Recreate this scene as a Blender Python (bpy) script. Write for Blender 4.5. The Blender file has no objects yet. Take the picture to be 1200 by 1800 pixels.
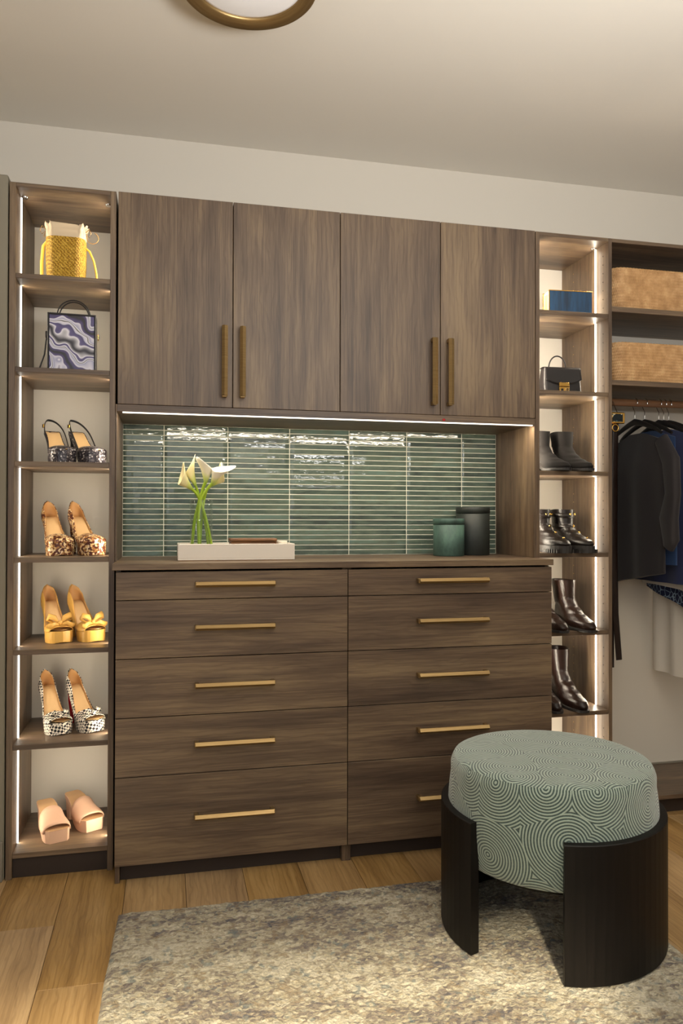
import bpy, bmesh, math, random
from mathutils import Vector, Matrix
PI = math.pi
R = random.Random(7)
S = bpy.context.scene
COL = S.collection

# ------------------------------------------------------------------ camera
D, H, F = 2.4847, 1.0985, 1336.1
ya, pt, rl = math.radians(12.9231), math.radians(0.5447), math.radians(0.1324)
fw = Vector((math.sin(ya)*math.cos(pt), math.cos(ya)*math.cos(pt), math.sin(pt)))
rt = Vector((math.cos(ya), -math.sin(ya), 0)); up = rt.cross(fw)
r2 = rt*math.cos(rl) + up*math.sin(rl); u2 = up*math.cos(rl) - rt*math.sin(rl)
cd = bpy.data.cameras.new('camera'); cam = bpy.data.objects.new('camera', cd); COL.objects.link(cam)
cd.sensor_fit = 'VERTICAL'; cd.sensor_height = 36; cd.lens = F/1800*36; cd.clip_start = .02
m = Matrix.Identity(4)
for i in range(3):
    m[i][0] = r2[i]; m[i][1] = u2[i]; m[i][2] = -fw[i]
m[0][3], m[1][3], m[2][3] = 0, -D, H
cam.matrix_world = m
S.camera = cam

# ------------------------------------------------------------------ world, lights, exposure
w = bpy.data.worlds.new('world'); S.world = w; w.use_nodes = True
w.node_tree.nodes['Background'].inputs[0].default_value = (.75, .85, 1, 1)
w.node_tree.nodes['Background'].inputs[1].default_value = .6
S.view_settings.view_transform = 'Standard'; S.view_settings.look = 'None'
S.view_settings.gamma = 1; S.view_settings.use_curve_mapping = False
S.view_settings.exposure = 0.0

def area(name, loc, target, size, power, color, sy=None, spread=PI):
    l = bpy.data.lights.new(name, 'AREA'); l.energy = power; l.color = color
    l.shape = 'RECTANGLE'; l.size = size; l.size_y = sy or size; l.spread = spread
    o = bpy.data.objects.new(name, l); COL.objects.link(o); o.location = loc
    o.rotation_euler = (Vector(target)-Vector(loc)).to_track_quat('-Z', 'Y').to_euler()
    return o
def area_rot(sg):
    z = -Vector((sg, .25, 0)).normalized(); x = Vector((0, 0, 1)); y = z.cross(x)
    return Matrix(((x.x, y.x, z.x), (x.y, y.y, z.y), (x.z, y.z, z.z))).to_euler()
# photographer's lamp bounced off the ceiling, daylight from the window behind the camera, sun through it
area('bounce_lamp', (.95, -2.35, 1.45), (.95, -2.25, 2.48), .8, 92, (1, .98, .955))
area('window_daylight', (-.9, -3.45, 1.75), (1.0, 0, 1.2), 1.3, 8, (1, .97, .92), 1.3)
area('soft_fill', (.3, -3.3, 1.9), (1.3, .1, .9), 1.2, 6, (1, .95, .88), 1.0)
LEDC = (1, .87, .68)
for x_, sg, pw in ((-.4508, 1, 2.6), (-.1816, -1, 3.8), (1.2992, 1, 10), (1.5653, -1, 3.5)):   # the four vertical strips
    area('led_lamp', (x_, .082, 1.09), (x_+sg*.3, .142, 1.09), 2.03, pw, LEDC, .006).rotation_euler = area_rot(sg)
for sg in (-1, 1):      # sideways spill of the right-hand strip over its own panel
    z_ = -Vector((.75, sg, 0)).normalized(); xx = Vector((0, 0, 1)); yy = z_.cross(xx)
    area('led_lamp', (1.557, .082+.004*sg, 1.09), (1.6, .2, 1.09), 2.03, .55, LEDC, .006).rotation_euler = Matrix(((xx.x, yy.x, z_.x), (xx.y, yy.y, z_.y), (xx.z, yy.z, z_.z))).to_euler()
area('led_lamp', (.566, .009, 1.4325), (.566, .03, .9), 1.40, 5.0, LEDC, .006)
area('led_lamp', (.566, .0115, 1.4345), (.566, .3, 1.40), 1.40, 1.5, LEDC, .003)
sl = bpy.data.lights.new('sun', 'SUN'); sl.energy = 6.5; sl.angle = math.radians(3.0); sl.color = (1, .86, .62)
so = bpy.data.objects.new('sun', sl); COL.objects.link(so)
so.location = (-1.5, -6, 4)
so.rotation_euler = Vector((.25, 1.0, -.69)).to_track_quat('-Z', 'Y').to_euler()

# ------------------------------------------------------------------ materials
MATS = {}
def srgb(r, g, b):
    f = lambda c: (c/255/12.92) if c/255 <= .04045 else ((c/255+.055)/1.055)**2.4
    return (f(r), f(g), f(b), 1)
class NT:
    def __init__(s, name):
        s.m = bpy.data.materials.new(name); s.m.use_nodes = True; s.t = s.m.node_tree
        s.b = s.t.nodes['Principled BSDF']; s.out = s.t.nodes['Material Output']
    def n(s, typ, ins=None, **kw):
        nd = s.t.nodes.new(typ)
        for k, v in kw.items(): setattr(nd, k, v)
        for k, v in (ins or {}).items():
            if isinstance(v, bpy.types.NodeSocket): s.t.links.new(v, nd.inputs[k])
            else: nd.inputs[k].default_value = v
        return nd
    def link(s, a, b): s.t.links.new(a, b)
    def ramp(s, fac, stops, interp='LINEAR'):
        nd = s.t.nodes.new('ShaderNodeValToRGB'); s.link(fac, nd.inputs[0]); e = nd.color_ramp.elements
        nd.color_ramp.interpolation = interp
        e[0].position, e[0].color = stops[0]
        e[1].position, e[1].color = stops[-1]
        for p, c in stops[1:-1]:
            x = e.new(p); x.color = c
        return nd.outputs[0]
    def math(s, op, a, b=0.0, c=0.0, clamp=False):
        nd = s.t.nodes.new('ShaderNodeMath'); nd.operation = op; nd.use_clamp = clamp
        for i, v in enumerate((a, b, c)):
            if isinstance(v, bpy.types.NodeSocket): s.link(v, nd.inputs[i])
            else: nd.inputs[i].default_value = v
        return nd.outputs[0]
    def mix(s, fac, a, b, mode='MIX'):
        nd = s.t.nodes.new('ShaderNodeMix'); nd.data_type = 'RGBA'; nd.blend_type = mode
        for k, v in ((0, fac), (6, a), (7, b)):
            if isinstance(v, bpy.types.NodeSocket): s.link(v, nd.inputs[k])
            else: nd.inputs[k].default_value = v
        return nd.outputs[2]
    def coords(s, scale=(1, 1, 1), rand=True, kind='Object'):
        tc = s.n('ShaderNodeTexCoord'); v = tc.outputs[kind]
        if rand:
            oi = s.n('ShaderNodeObjectInfo')
            mu = s.math('MULTIPLY', oi.outputs['Random'], 37.0)
            c = s.n('ShaderNodeCombineXYZ', {0: mu, 1: mu, 2: mu})
            v = s.n('ShaderNodeVectorMath', {0: v, 1: c.outputs[0]}, operation='ADD').outputs[0]
        return s.n('ShaderNodeMapping', {'Vector': v, 'Scale': scale}).outputs[0]
    def noise(s, vec, scale, detail=4, rough=.55, dist=0):
        return s.n('ShaderNodeTexNoise', {'Vector': vec, 'Scale': scale, 'Detail': detail, 'Roughness': rough, 'Distortion': dist}).outputs[0]
    def bump(s, h, strength=.3, dist=.001):
        nd = s.n('ShaderNodeBump', {'Height': h, 'Strength': strength, 'Distance': dist})
        s.link(nd.outputs[0], s.b.inputs['Normal'])
    def set(s, **kw):
        names = dict(base='Base Color', rough='Roughness', metal='Metallic', spec='Specular IOR Level', trans='Transmission Weight',
                     ior='IOR', coat='Coat Weight', coatr='Coat Roughness', sheen='Sheen Weight', em='Emission Color', es='Emission Strength', alpha='Alpha', sss='Subsurface Weight')
        for k, v in kw.items():
            i = s.b.inputs[names[k]]
            if isinstance(v, bpy.types.NodeSocket): s.link(v, i)
            else: i.default_value = v
        return s
def plain(name, col, rough=.5, metal=0, **kw):
    if name in MATS: return MATS[name]
    t = NT(name); t.set(base=col, rough=rough, metal=metal, **kw); MATS[name] = t.m
    return t.m
def wood(name, axis, dark, mid, light, rough=.42, var=0.0, fine=1.0):
    t = NT(name)
    sc = {'x': (.9, 11, 11), 'y': (11, .9, 11), 'z': (11, 11, .9)}[axis]
    sf = {'x': (5, 260, 260), 'y': (260, 5, 260), 'z': (260, 260, 5)}[axis]
    sb = {'x': (1.0, 3.2, 3.2), 'y': (3.2, 1.0, 3.2), 'z': (3.2, 3.2, 1.0)}[axis]
    v1 = t.coords(sc); v2 = t.coords(sf); v3 = t.coords(sb)
    sm_ = {'x': (2.0, 60, 60), 'y': (60, 2.0, 60), 'z': (60, 60, 2.0)}[axis]; n4 = t.noise(t.coords(sm_), 1.0, 4, .65, .4)
    n1 = t.noise(v1, 1.0, 6, .6, 1.2); n2 = t.noise(v2, 1.0, 3, .6); n3 = t.noise(v3, 1.6, 3, .5, .6)
    g = t.math('ADD', t.math('MULTIPLY', n1, .55), t.math('MULTIPLY', n3, .45))
    g = t.math('ADD', g, t.math('MULTIPLY', t.math('SUBTRACT', n2, .5), .34*fine))
    g = t.math('ADD', g, t.math('MULTIPLY', t.math('SUBTRACT', n4, .5), .22*fine))
    col = t.ramp(g, [(.35, dark), (.5, mid), (.65, light)])
    # knots and cathedral lines
    wv = t.n('ShaderNodeTexWave', {'Vector': v3, 'Scale': 5.5, 'Distortion': 9.0, 'Detail': 3, 'Detail Scale': 1.2}, bands_direction={'x': 'Z', 'y': 'X', 'z': 'X'}[axis])
    ln = t.ramp(wv.outputs[1], [(0, (.80, .78, .76, 1)), (.35, (1, 1, 1, 1)), (1, (1, 1, 1, 1))])
    col = t.mix(.75, col, ln, 'MULTIPLY')
    vk = t.n('ShaderNodeTexVoronoi', {'Vector': v3, 'Scale': 1.3})
    col = t.mix(.8, col, t.ramp(t.math('ADD', vk.outputs[0], t.math('MULTIPLY', n1, .03)), [(.015, (.42, .38, .36, 1)), (.045, (.8, .78, .76, 1)), (.10, (1, 1, 1, 1))]), 'MULTIPLY')
    if var:
        oi = t.n('ShaderNodeObjectInfo')
        hv = t.n('ShaderNodeHueSaturation', {'Color': col, 'Value': t.math('MULTIPLY_ADD', oi.outputs['Random'], var, 1-var/2), 'Saturation': t.math('MULTIPLY_ADD', oi.outputs['Random'], -.2, 1.1)})
        col = hv.outputs[0]
    t.set(base=col, rough=rough)
    t.bump(n2, .25, .0006)
    MATS[name] = t.m; return t.m
WD, WM, WL = srgb(70, 55, 44), srgb(99, 81, 64), srgb(127, 107, 82)
wood_z = wood('walnut_vertical', 'z', WD, WM, WL)
wood_x = wood('walnut_horizontal', 'x', WD, WM, WL)
wood_plank = wood('oak_floor', 'y', srgb(136, 106, 68), srgb(164, 132, 88), srgb(184, 152, 106), .42, .20, 1.0)

t = NT('wall_paint'); n = t.noise(t.coords((1, 1, 1), False), 180, 2); t.set(base=srgb(208, 201, 188), rough=.75); t.bump(n, .08, .0005); wall_m = t.m
side_m = plain('side_wall_paint', (.46, .45, .43, 1), .8)
t = NT('ceiling_paint'); n = t.noise(t.coords((1, 1, 1), False), 150, 2); t.set(base=srgb(224, 219, 208), rough=.85); t.bump(n, .06, .0005); ceil_m = t.m
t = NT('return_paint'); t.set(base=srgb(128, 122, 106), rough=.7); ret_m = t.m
t = NT('trim_paint'); t.set(base=srgb(122, 116, 104), rough=.5); trim_m = t.m

t = NT('brass'); n = t.noise(t.coords((1, 1, 60)), 8, 3); t.set(base=t.ramp(n, [(.3, srgb(146, 120, 80)), (.7, srgb(170, 144, 98))]), metal=.85, rough=.42); brass = t.m
gold = plain('gold', srgb(214, 170, 90), .25, 1)
chrome = plain('chrome', (.75, .75, .75, 1), .15, 1)
black_plastic = plain('black_plastic', (.012, .011, .011, 1), .4)
toe_m = plain('toe_kick_board', srgb(46, 35, 28), .6)
led_m = plain('led_light', (1, 1, 1, 1), .5, em=(1, .93, .80, 1), es=3.2)
led_n = plain('led_light_niche', (1, 1, 1, 1), .5, em=(1, .92, .78, 1), es=2.6)
alu = plain('led_channel', (.8, .78, .74, 1), .35, .6)
diff_m = plain('lamp_diffuser', (.85, .84, .83, 1), .5, em=(1, .95, .92, 1), es=.10)

t = NT('glazed_tile'); v = t.coords((1, 1, 1))
oi = t.n('ShaderNodeObjectInfo')
n1 = t.noise(t.coords((3, 3, 20)), 2.4, 5, .6, .8); n2 = t.noise(v, 22, 4, .6)
f = t.math('ADD', t.math('MULTIPLY', n1, .7), t.math('MULTIPLY', n2, .3)); f = t.math('ADD', f, t.math('MULTIPLY_ADD', oi.outputs['Random'], .22, -.11))
c = t.ramp(f, [(.32, srgb(58, 68, 64)), (.45, srgb(72, 86, 78)), (.56, srgb(86, 98, 86)), (.7, srgb(90, 110, 102))])
t.set(base=c, rough=.06, spec=.5)
t.bump(t.noise(t.coords((1, 1, 2.2)), 36, 2, .5, .5), .30, .0009); tile_m = t.m
grout = plain('grout', srgb(206, 206, 190), .85)

t = NT('cushion_fabric'); tc = t.n('ShaderNodeTexCoord')
vo = t.n('ShaderNodeTexVoronoi', {'Vector': tc.outputs['UV'], 'Scale': 7.6, 'Randomness': .85}, voronoi_dimensions='2D')
nn = t.noise(t.coords((1, 1, 1), False), 260, 3)
ring = t.math('SINE', t.math('MULTIPLY', vo.outputs['Distance'], 2*PI/.0072*(1/7.6)*1.0*7.6/7.6))
ring = t.math('MULTIPLY_ADD', ring, .5, .5)
rr = t.math('ADD', t.math('MULTIPLY', ring, .8), t.math('MULTIPLY', nn, .35))
col = t.ramp(rr, [(.15, srgb(48, 62, 60)), (.5, srgb(104, 122, 114)), (.9, srgb(160, 174, 160))])
t.set(base=col, rough=.9, sheen=.5, spec=.2); t.bump(rr, .7, .002); cushion_m = t.m
t = NT('dark_stained_wood'); n = t.noise(t.coords((120, 120, 4)), 1, 4); t.set(base=t.ramp(n, [(.3, srgb(9, 7, 6)), (.7, srgb(20, 16, 14))]), rough=.5, spec=.25); t.bump(n, .3, .0006); darkwood = t.m

t = NT('rug_pile'); tc = t.coords((1, 1, 1), False)
big = t.noise(t.n('ShaderNodeMapping', {'Vector': tc, 'Scale': (1.0, 2.6, 1)}).outputs[0], 2.6, 5, .65, .5)
med = t.noise(t.n('ShaderNodeMapping', {'Vector': tc, 'Scale': (1.0, 2.0, 1)}).outputs[0], 17, 5, .72, .5)
fin = t.noise(tc, 190, 3, .7)
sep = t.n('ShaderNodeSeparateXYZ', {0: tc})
band = t.math('MULTIPLY_ADD', t.noise(tc, 3.0, 3, .6), .5, t.math('ADD', sep.outputs[1], .22))      # colour shifts darker and greyer towards the far end
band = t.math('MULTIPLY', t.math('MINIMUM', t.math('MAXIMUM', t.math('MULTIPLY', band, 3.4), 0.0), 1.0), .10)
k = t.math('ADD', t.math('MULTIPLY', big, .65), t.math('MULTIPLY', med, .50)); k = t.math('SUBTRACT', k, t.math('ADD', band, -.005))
tuft = t.n('ShaderNodeTexVoronoi', {'Vector': t.n('ShaderNodeMapping', {'Vector': tc, 'Scale': (.7, 1.3, 1)}).outputs[0], 'Scale': 120.0}); tb = t.n('ShaderNodeRGBToBW', {0: tuft.outputs['Color']})
k = t.math('ADD', k, t.math('MULTIPLY_ADD', tb.outputs[0], .22, -.11))
base = t.ramp(k, [(.33, srgb(64, 74, 86)), (.42, srgb(98, 90, 88)), (.50, srgb(134, 122, 108)), (.57, srgb(172, 162, 136)), (.68, srgb(202, 194, 172))])
vz = t.n('ShaderNodeTexVoronoi', {'Vector': tc, 'Scale': 95.0})
sp = t.noise(tc, 38, 2, .6)
blue = t.math('MULTIPLY', t.ramp(sp, [(.60, (0, 0, 0, 1)), (.68, (1, 1, 1, 1))]), .55)
base = t.mix(blue, base, srgb(84, 106, 112))
tan = t.math('MULTIPLY', t.ramp(t.noise(tc, 24, 3, .7, .4), [(.56, (0, 0, 0, 1)), (.64, (1, 1, 1, 1))]), .6)
base = t.mix(tan, base, srgb(138, 118, 88))
base = t.mix(.55, base, t.ramp(fin, [(.3, (.55, .54, .52, 1)), (.65, (1.15, 1.14, 1.12, 1))]), 'MULTIPLY')
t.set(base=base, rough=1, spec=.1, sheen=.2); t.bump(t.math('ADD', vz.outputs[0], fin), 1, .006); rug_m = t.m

def leather(name, c, rough=.35, bs=.35, sc=30):
    t = NT(name); n = t.noise(t.coords((1, 1, .5)), sc, 4, .6, 1.0); n2 = t.noise(t.coords(), 300, 2)
    t.set(base=c, rough=rough, spec=.35); t.bump(t.math('ADD', n, t.math('MULTIPLY', n2, .15)), bs, .006); return t.m
blk_leather = leather('black_leather', srgb(20, 15, 13), .36)
suede = leather('dark_suede', srgb(20, 16, 14), .9, .12)
brn_leather = leather('brown_leather', srgb(36, 22, 16), .30, .5, 24)
dkbrn_leather = leather('dark_brown_leather', srgb(28, 16, 12), .30, .5, 18)
rubber = plain('rubber_sole', (.012, .01, .009, 1), .55)
tan_in = plain('tan_insole', srgb(214, 176, 124), .5)
tan_line = plain('tan_lining', srgb(196, 148, 92), .55)
yellow_l = leather('yellow_patent', srgb(214, 166, 84), .3, .08)
red_sole = plain('red_lacquer', srgb(168, 24, 28), .25)
nude_l = leather('nude_leather', srgb(218, 176, 146), .5, .06)
nude_in = plain('nude_insole', srgb(206, 164, 118), .5)
def glitter(name, cols, sc=230):
    t = NT(name); v = t.n('ShaderNodeTexVoronoi', {'Vector': t.coords(), 'Scale': sc})
    bw = t.n('ShaderNodeRGBToBW', {0: v.outputs['Color']})
    t.set(base=t.ramp(bw.outputs[0], cols, 'CONSTANT'), rough=.3, metal=.3); t.bump(v.outputs[0], .5, .001); return t.m
silver_glit = glitter('grey_glitter', [(0, srgb(40, 36, 40)), (.45, srgb(96, 90, 92)), (.62, srgb(190, 182, 176)), (.7, srgb(60, 54, 60))])
copper_glit = glitter('copper_sequins', [(0, srgb(88, 44, 28)), (.38, srgb(170, 120, 70)), (.5, srgb(226, 190, 130)), (.6, srgb(104, 56, 40)), (.7, srgb(240, 214, 170))], 190)
t = NT('houndstooth_cloth'); mp = t.n('ShaderNodeMapping', {'Vector': t.coords((1, 1, 1), False), 'Rotation': (0.0, .6, .5)})
ck = t.n('ShaderNodeTexChecker', {'Vector': mp.outputs[0], 'Color1': srgb(232, 222, 204), 'Color2': srgb(22, 20, 24), 'Scale': 135.0}); t.set(base=ck.outputs[0], rough=.7); hound_m = t.m
t = NT('yellow_raffia'); mp = t.coords((1, 1, 1), False)
wa = t.n('ShaderNodeTexWave', {'Vector': mp, 'Scale': 55.0, 'Distortion': 7, 'Detail': 2, 'Detail Scale': 6}, bands_direction='DIAGONAL')
t.set(base=t.ramp(wa.outputs[1], [(0, srgb(150, 98, 18)), (.4, srgb(222, 168, 40)), (1, srgb(246, 206, 92))]), rough=.4, metal=.1); t.bump(wa.outputs[1], .9, .003); raffia = t.m
canvas = plain('cream_canvas', srgb(206, 186, 156), .85)
yellow_strap = plain('yellow_strap', srgb(222, 178, 60), .45)
cord_m = plain('tan_cord', srgb(168, 126, 62), .6)
t = NT('marbled_print'); mp = t.coords((1, 1, 1), False)
dn = t.n('ShaderNodeTexNoise', {'Vector': mp, 'Scale': 8.0, 'Detail': 2})
vv = t.n('ShaderNodeVectorMath', {0: dn.outputs['Color'], 1: (.22, .22, .22)}, operation='MULTIPLY')
v3 = t.n('ShaderNodeVectorMath', {0: mp, 1: vv.outputs[0]}, operation='ADD')
wa = t.n('ShaderNodeTexWave', {'Vector': v3.outputs[0], 'Scale': 2.6, 'Distortion': 7.0, 'Detail': 2.0, 'Detail Scale': 1.0}, bands_direction='DIAGONAL')
c = t.ramp(wa.outputs[1], [(0, srgb(20, 16, 26)), (.10, srgb(62, 52, 96)), (.22, srgb(72, 62, 110)), (.26, srgb(215, 212, 222)), (.42, srgb(150, 150, 182)), (.46, srgb(226, 224, 230)), (.52, srgb(24, 20, 34)), (.57, srgb(215, 212, 220)), (.66, srgb(190, 190, 208)), (.70, srgb(66, 58, 104)), (.82, srgb(84, 76, 124)), (.86, srgb(222, 220, 228)), (1, srgb(30, 26, 40))])
t.set(base=c, rough=.25); marble_m = t.m
t = NT('blue_velvet'); n = t.noise(t.coords((60, 60, 8)), 1, 4); t.set(base=t.ramp(n, [(.3, srgb(10, 38, 62)), (.7, srgb(22, 74, 112))]), rough=.5, sheen=.3); blue_m = t.m
black_box = leather('smooth_black_leather', srgb(30, 27, 27), .4, .05)
t = NT('wicker'); n = t.noise(t.coords((1, 1, 1)), 30, 3, .6); t.set(base=t.ramp(n, [(.3, srgb(160, 120, 74)), (.55, srgb(186, 146, 98)), (.75, srgb(206, 170, 122))]), rough=.55); wicker = t.m
def cloth(name, c, bs=.2):
    t = NT(name); n = t.noise(t.coords((1, 1, .25)), 26, 4); n2 = t.noise(t.coords(), 500, 2)
    t.set(base=c, rough=.9, sheen=.15); t.bump(t.math('ADD', n, t.math('MULTIPLY', n2, .2)), bs, .004); return t.m
cl_black = cloth('black_knit', srgb(30, 26, 29)); cl_navy = cloth('navy_cloth', srgb(30, 42, 84)); cl_blue = cloth('blue_cloth', srgb(28, 58, 100))
cl_white = cloth('white_cloth', srgb(226, 222, 214)); cl_grey = cloth('pale_grey_cloth', srgb(232, 224, 210))
t = NT('navy_floral'); v = t.n('ShaderNodeTexVoronoi', {'Vector': t.coords(), 'Scale': 42.0}, feature='DISTANCE_TO_EDGE')
nz = t.noise(t.coords(), 30, 3); t.set(base=t.mix(t.ramp(t.math('ADD', v.outputs[0], t.math('MULTIPLY', nz, .2)), [(.12, (1, 1, 1, 1)), (.17, (0, 0, 0, 1))]), srgb(18, 30, 70), srgb(150, 176, 200)), rough=.8); floral = t.m
t = NT('green_verdigris'); n = t.noise(t.coords((1, 1, .5)), 22, 5, .65); t.set(base=t.ramp(n, [(.3, srgb(44, 62, 58)), (.5, srgb(60, 86, 78)), (.68, srgb(82, 112, 100))]), rough=.55); can_green = t.m
t = NT('charcoal_verdigris'); n = t.noise(t.coords((1, 1, .5)), 18, 5); t.set(base=t.ramp(n, [(.3, srgb(28, 33, 31)), (.7, srgb(46, 52, 48))]), rough=.55); can_dark = t.m
tray_m = plain('white_lacquer', srgb(230, 221, 208), .3)
t = NT('brown_bamboo'); n = t.noise(t.coords((10, 10, 200)), 1, 4); t.set(base=t.ramp(n, [(.3, srgb(84, 52, 26)), (.7, srgb(140, 94, 54))]), rough=.45); bamboo = t.m
t = NT('calla_stem'); t.set(base=srgb(150, 178, 40), rough=.4, sss=.0); stem_m = t.m
t = NT('calla_spathe'); tc = t.n('ShaderNodeTexCoord'); sp = t.n('ShaderNodeSeparateXYZ', {0: tc.outputs['UV']})
t.set(base=t.ramp(sp.outputs[1], [(0, srgb(140, 176, 60)), (.3, srgb(206, 214, 130)), (.55, srgb(244, 238, 210)), (1, srgb(250, 246, 230))]), rough=.45); spathe_m = t.m
t = NT('calla_spathe_yellow'); tc = t.n('ShaderNodeTexCoord'); sp = t.n('ShaderNodeSeparateXYZ', {0: tc.outputs['UV']})
t.set(base=t.ramp(sp.outputs[1], [(0, srgb(140, 176, 60)), (.35, srgb(206, 212, 120)), (.6, srgb(236, 226, 168)), (1, srgb(238, 228, 178))]), rough=.45); spathe_y = t.m
def thinglass(name, tint, ior):
    t = NT(name); tr_ = t.n('ShaderNodeBsdfTransparent', {0: tint}); gl = t.n('ShaderNodeBsdfGlossy', {'Color': (1, 1, 1, 1), 'Roughness': .02})
    lw = t.n('ShaderNodeLayerWeight', {0: .5}); mx = t.n('ShaderNodeMixShader', {0: t.math('MULTIPLY_ADD', t.math('POWER', lw.outputs[1], 3.0), .55*(ior-1)*2, .02), 1: tr_.outputs[0], 2: gl.outputs[0]}); t.link(mx.outputs[0], t.out.inputs[0]); return t.m
glass = thinglass('clear_glass', (.93, .955, .945, 1), 1.46)
water = thinglass('water', (.96, .985, .975, 1), 1.1)

# ------------------------------------------------------------------ mesh helpers
class MB:
    def __init__(s): s.v = []; s.f = []; s.sm = []; s.uv = None
    def add(s, vs, fs, smooth=False):
        o = len(s.v); s.v += [tuple(v) for v in vs]; s.f += [tuple(i+o for i in f) for f in fs]; s.sm += [smooth]*len(fs); return s
    def box(s, x0, x1, y0, y1, z0, z1, b=0.0008):
        if b <= 0 or min(x1-x0, y1-y0, z1-z0) < 3*b:
            vs = [(x, y, z) for z in (z0, z1) for y in (y0, y1) for x in (x0, x1)]
            return s.add(vs, [(0, 2, 3, 1), (4, 5, 7, 6), (0, 1, 5, 4), (2, 6, 7, 3), (0, 4, 6, 2), (1, 3, 7, 5)])
        bm = bmesh.new(); bmesh.ops.create_cube(bm, size=1)
        for v in bm.verts:
            v.co = Vector((x0+(v.co.x+.5)*(x1-x0), y0+(v.co.y+.5)*(y1-y0), z0+(v.co.z+.5)*(z1-z0)))
        bmesh.ops.bevel(bm, geom=bm.edges[:], offset=b, segments=1, affect='EDGES', profile=.5)
        bm.verts.index_update()
        s.add([v.co[:] for v in bm.verts], [[v.index for v in f.verts] for f in bm.faces]); bm.free(); return s
    def loft(s, rings, closed=True, cap0=True, cap1=True, smooth=True):
        n = len(rings[0]); vs = [p for r in rings for p in r]; fs = []
        for i in range(len(rings)-1):
            for j in range(n if closed else n-1):
                k = (j+1) % n; fs.append((i*n+j, i*n+k, (i+1)*n+k, (i+1)*n+j))
        s.add(vs, fs, smooth)
        if closed and cap0: s.add(rings[0], [tuple(range(n))[::-1]])
        if closed and cap1: s.add(rings[-1], [tuple(range(n))])
        return s
    def tube(s, pts, r, n=10, caps=True, flat=1.0, side=None):
        pts = [Vector(p) for p in pts]; rr = r if isinstance(r, (list, tuple)) else [r]*len(pts); rings = []
        nrm = None
        for i, p in enumerate(pts):
            d = (pts[min(i+1, len(pts)-1)]-pts[max(i-1, 0)]).normalized()
            if nrm is None:
                a = Vector(side) if side else (Vector((0, 0, 1)) if abs(d.z) < .9 else Vector((1, 0, 0)))
                nrm = (a - d*a.dot(d)).normalized()
            else: nrm = (nrm - d*nrm.dot(d)).normalized()
            b = d.cross(nrm)
            rings.append([p + nrm*math.cos(2*PI*k/n)*rr[i] + b*math.sin(2*PI*k/n)*rr[i]*flat for k in range(n)])
        return s.loft(rings, True, caps, caps)
    def lathe(s, prof, cx=0, cy=0, n=32, smooth=True):
        rings = [[(cx+r*math.cos(2*PI*k/n), cy+r*math.sin(2*PI*k/n), z) for k in range(n)] for r, z in prof]
        return s.loft(rings, True, prof[0][0] > 1e-4, prof[-1][0] > 1e-4, smooth)
    def ball(s, c, r, n=8):
        rs = []
        for i in range(n//2+1):
            a = -PI/2 + PI*i/(n//2); rs.append([(c[0]+r*math.cos(a)*math.cos(2*PI*k/n), c[1]+r*math.cos(a)*math.sin(2*PI*k/n), c[2]+r*math.sin(a)) for k in range(n)])
        return s.loft(rs, True, False, False)
    def grid(s, nu, nv, fn, smooth=True, wrap=False):
        vs = [fn(i/(nu if wrap else nu-1), j/(nv-1)) for j in range(nv) for i in range(nu)]
        fs = []
        for j in range(nv-1):
            for i in range(nu if wrap else nu-1):
                k = (i+1) % nu; fs.append((j*nu+i, j*nu+k, (j+1)*nu+k, (j+1)*nu+i))
        return s.add(vs, fs, smooth)
    def build(s, name, mat, parent=None, world=False, solid=0, sub=0, uv=None, auto=None, offset=None):
        off = Vector((0, 0, 0))
        if world and parent is not None:
            p = parent
            while p is not None: off += Vector(p.location); p = p.parent
        me = bpy.data.meshes.new(name)
        me.from_pydata([tuple(Vector(v)-off) for v in s.v], [], s.f)
        me.polygons.foreach_set('use_smooth', s.sm)
        if uv:
            l = me.uv_layers.new(name='UVMap')
            for lp in me.loops: l.data[lp.index].uv = uv[lp.vertex_index]
        me.materials.append(mat); me.update()
        if auto is not None or True:
            bm = bmesh.new(); bm.from_mesh(me); bmesh.ops.recalc_face_normals(bm, faces=bm.faces); bm.to_mesh(me); bm.free()
        o = bpy.data.objects.new(name, me); COL.objects.link(o); o.parent = parent
        if solid:
            md = o.modifiers.new('solid', 'SOLIDIFY'); md.thickness = solid; md.offset = 0
        if sub:
            md = o.modifiers.new('sub', 'SUBSURF'); md.levels = sub; md.render_levels = sub
        return o
def thing(name, label, cat, loc=(0, 0, 0), rz=0, group=None):
    o = bpy.data.objects.new(name, None); COL.objects.link(o); o.location = loc; o.rotation_euler = (0, 0, rz)
    o.empty_display_size = .05
    o['label'] = label; o['category'] = cat
    if group: o['group'] = group
    return o
def tag(o, label, cat, group=None):
    o['label'] = label; o['category'] = cat
    if group: o['group'] = group
    return o
def struct(o): o['kind'] = 'structure'; return o
def bx(name, mat, parent, x0, x1, y0, y1, z0, z1, b=.0008):
    return MB().box(x0, x1, y0, y1, z0, z1, b).build(name, mat, parent, world=True)
def copy_tree(o, parent=None):
    c = o.copy(); COL.objects.link(c); c.parent = parent
    for ch in list(o.children): copy_tree(ch, c)
    return c
def arc(c, r, a0, a1, n, plane='xz', ry=None):
    out = []; ry = ry or r
    for i in range(n+1):
        a = a0+(a1-a0)*i/n; p, q = r*math.cos(a), ry*math.sin(a)
        out.append({'xz': (c[0]+p, c[1], c[2]+q), 'xy': (c[0]+p, c[1]+q, c[2]), 'yz': (c[0], c[1]+p, c[2]+q)}[plane])
    return out

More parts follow.
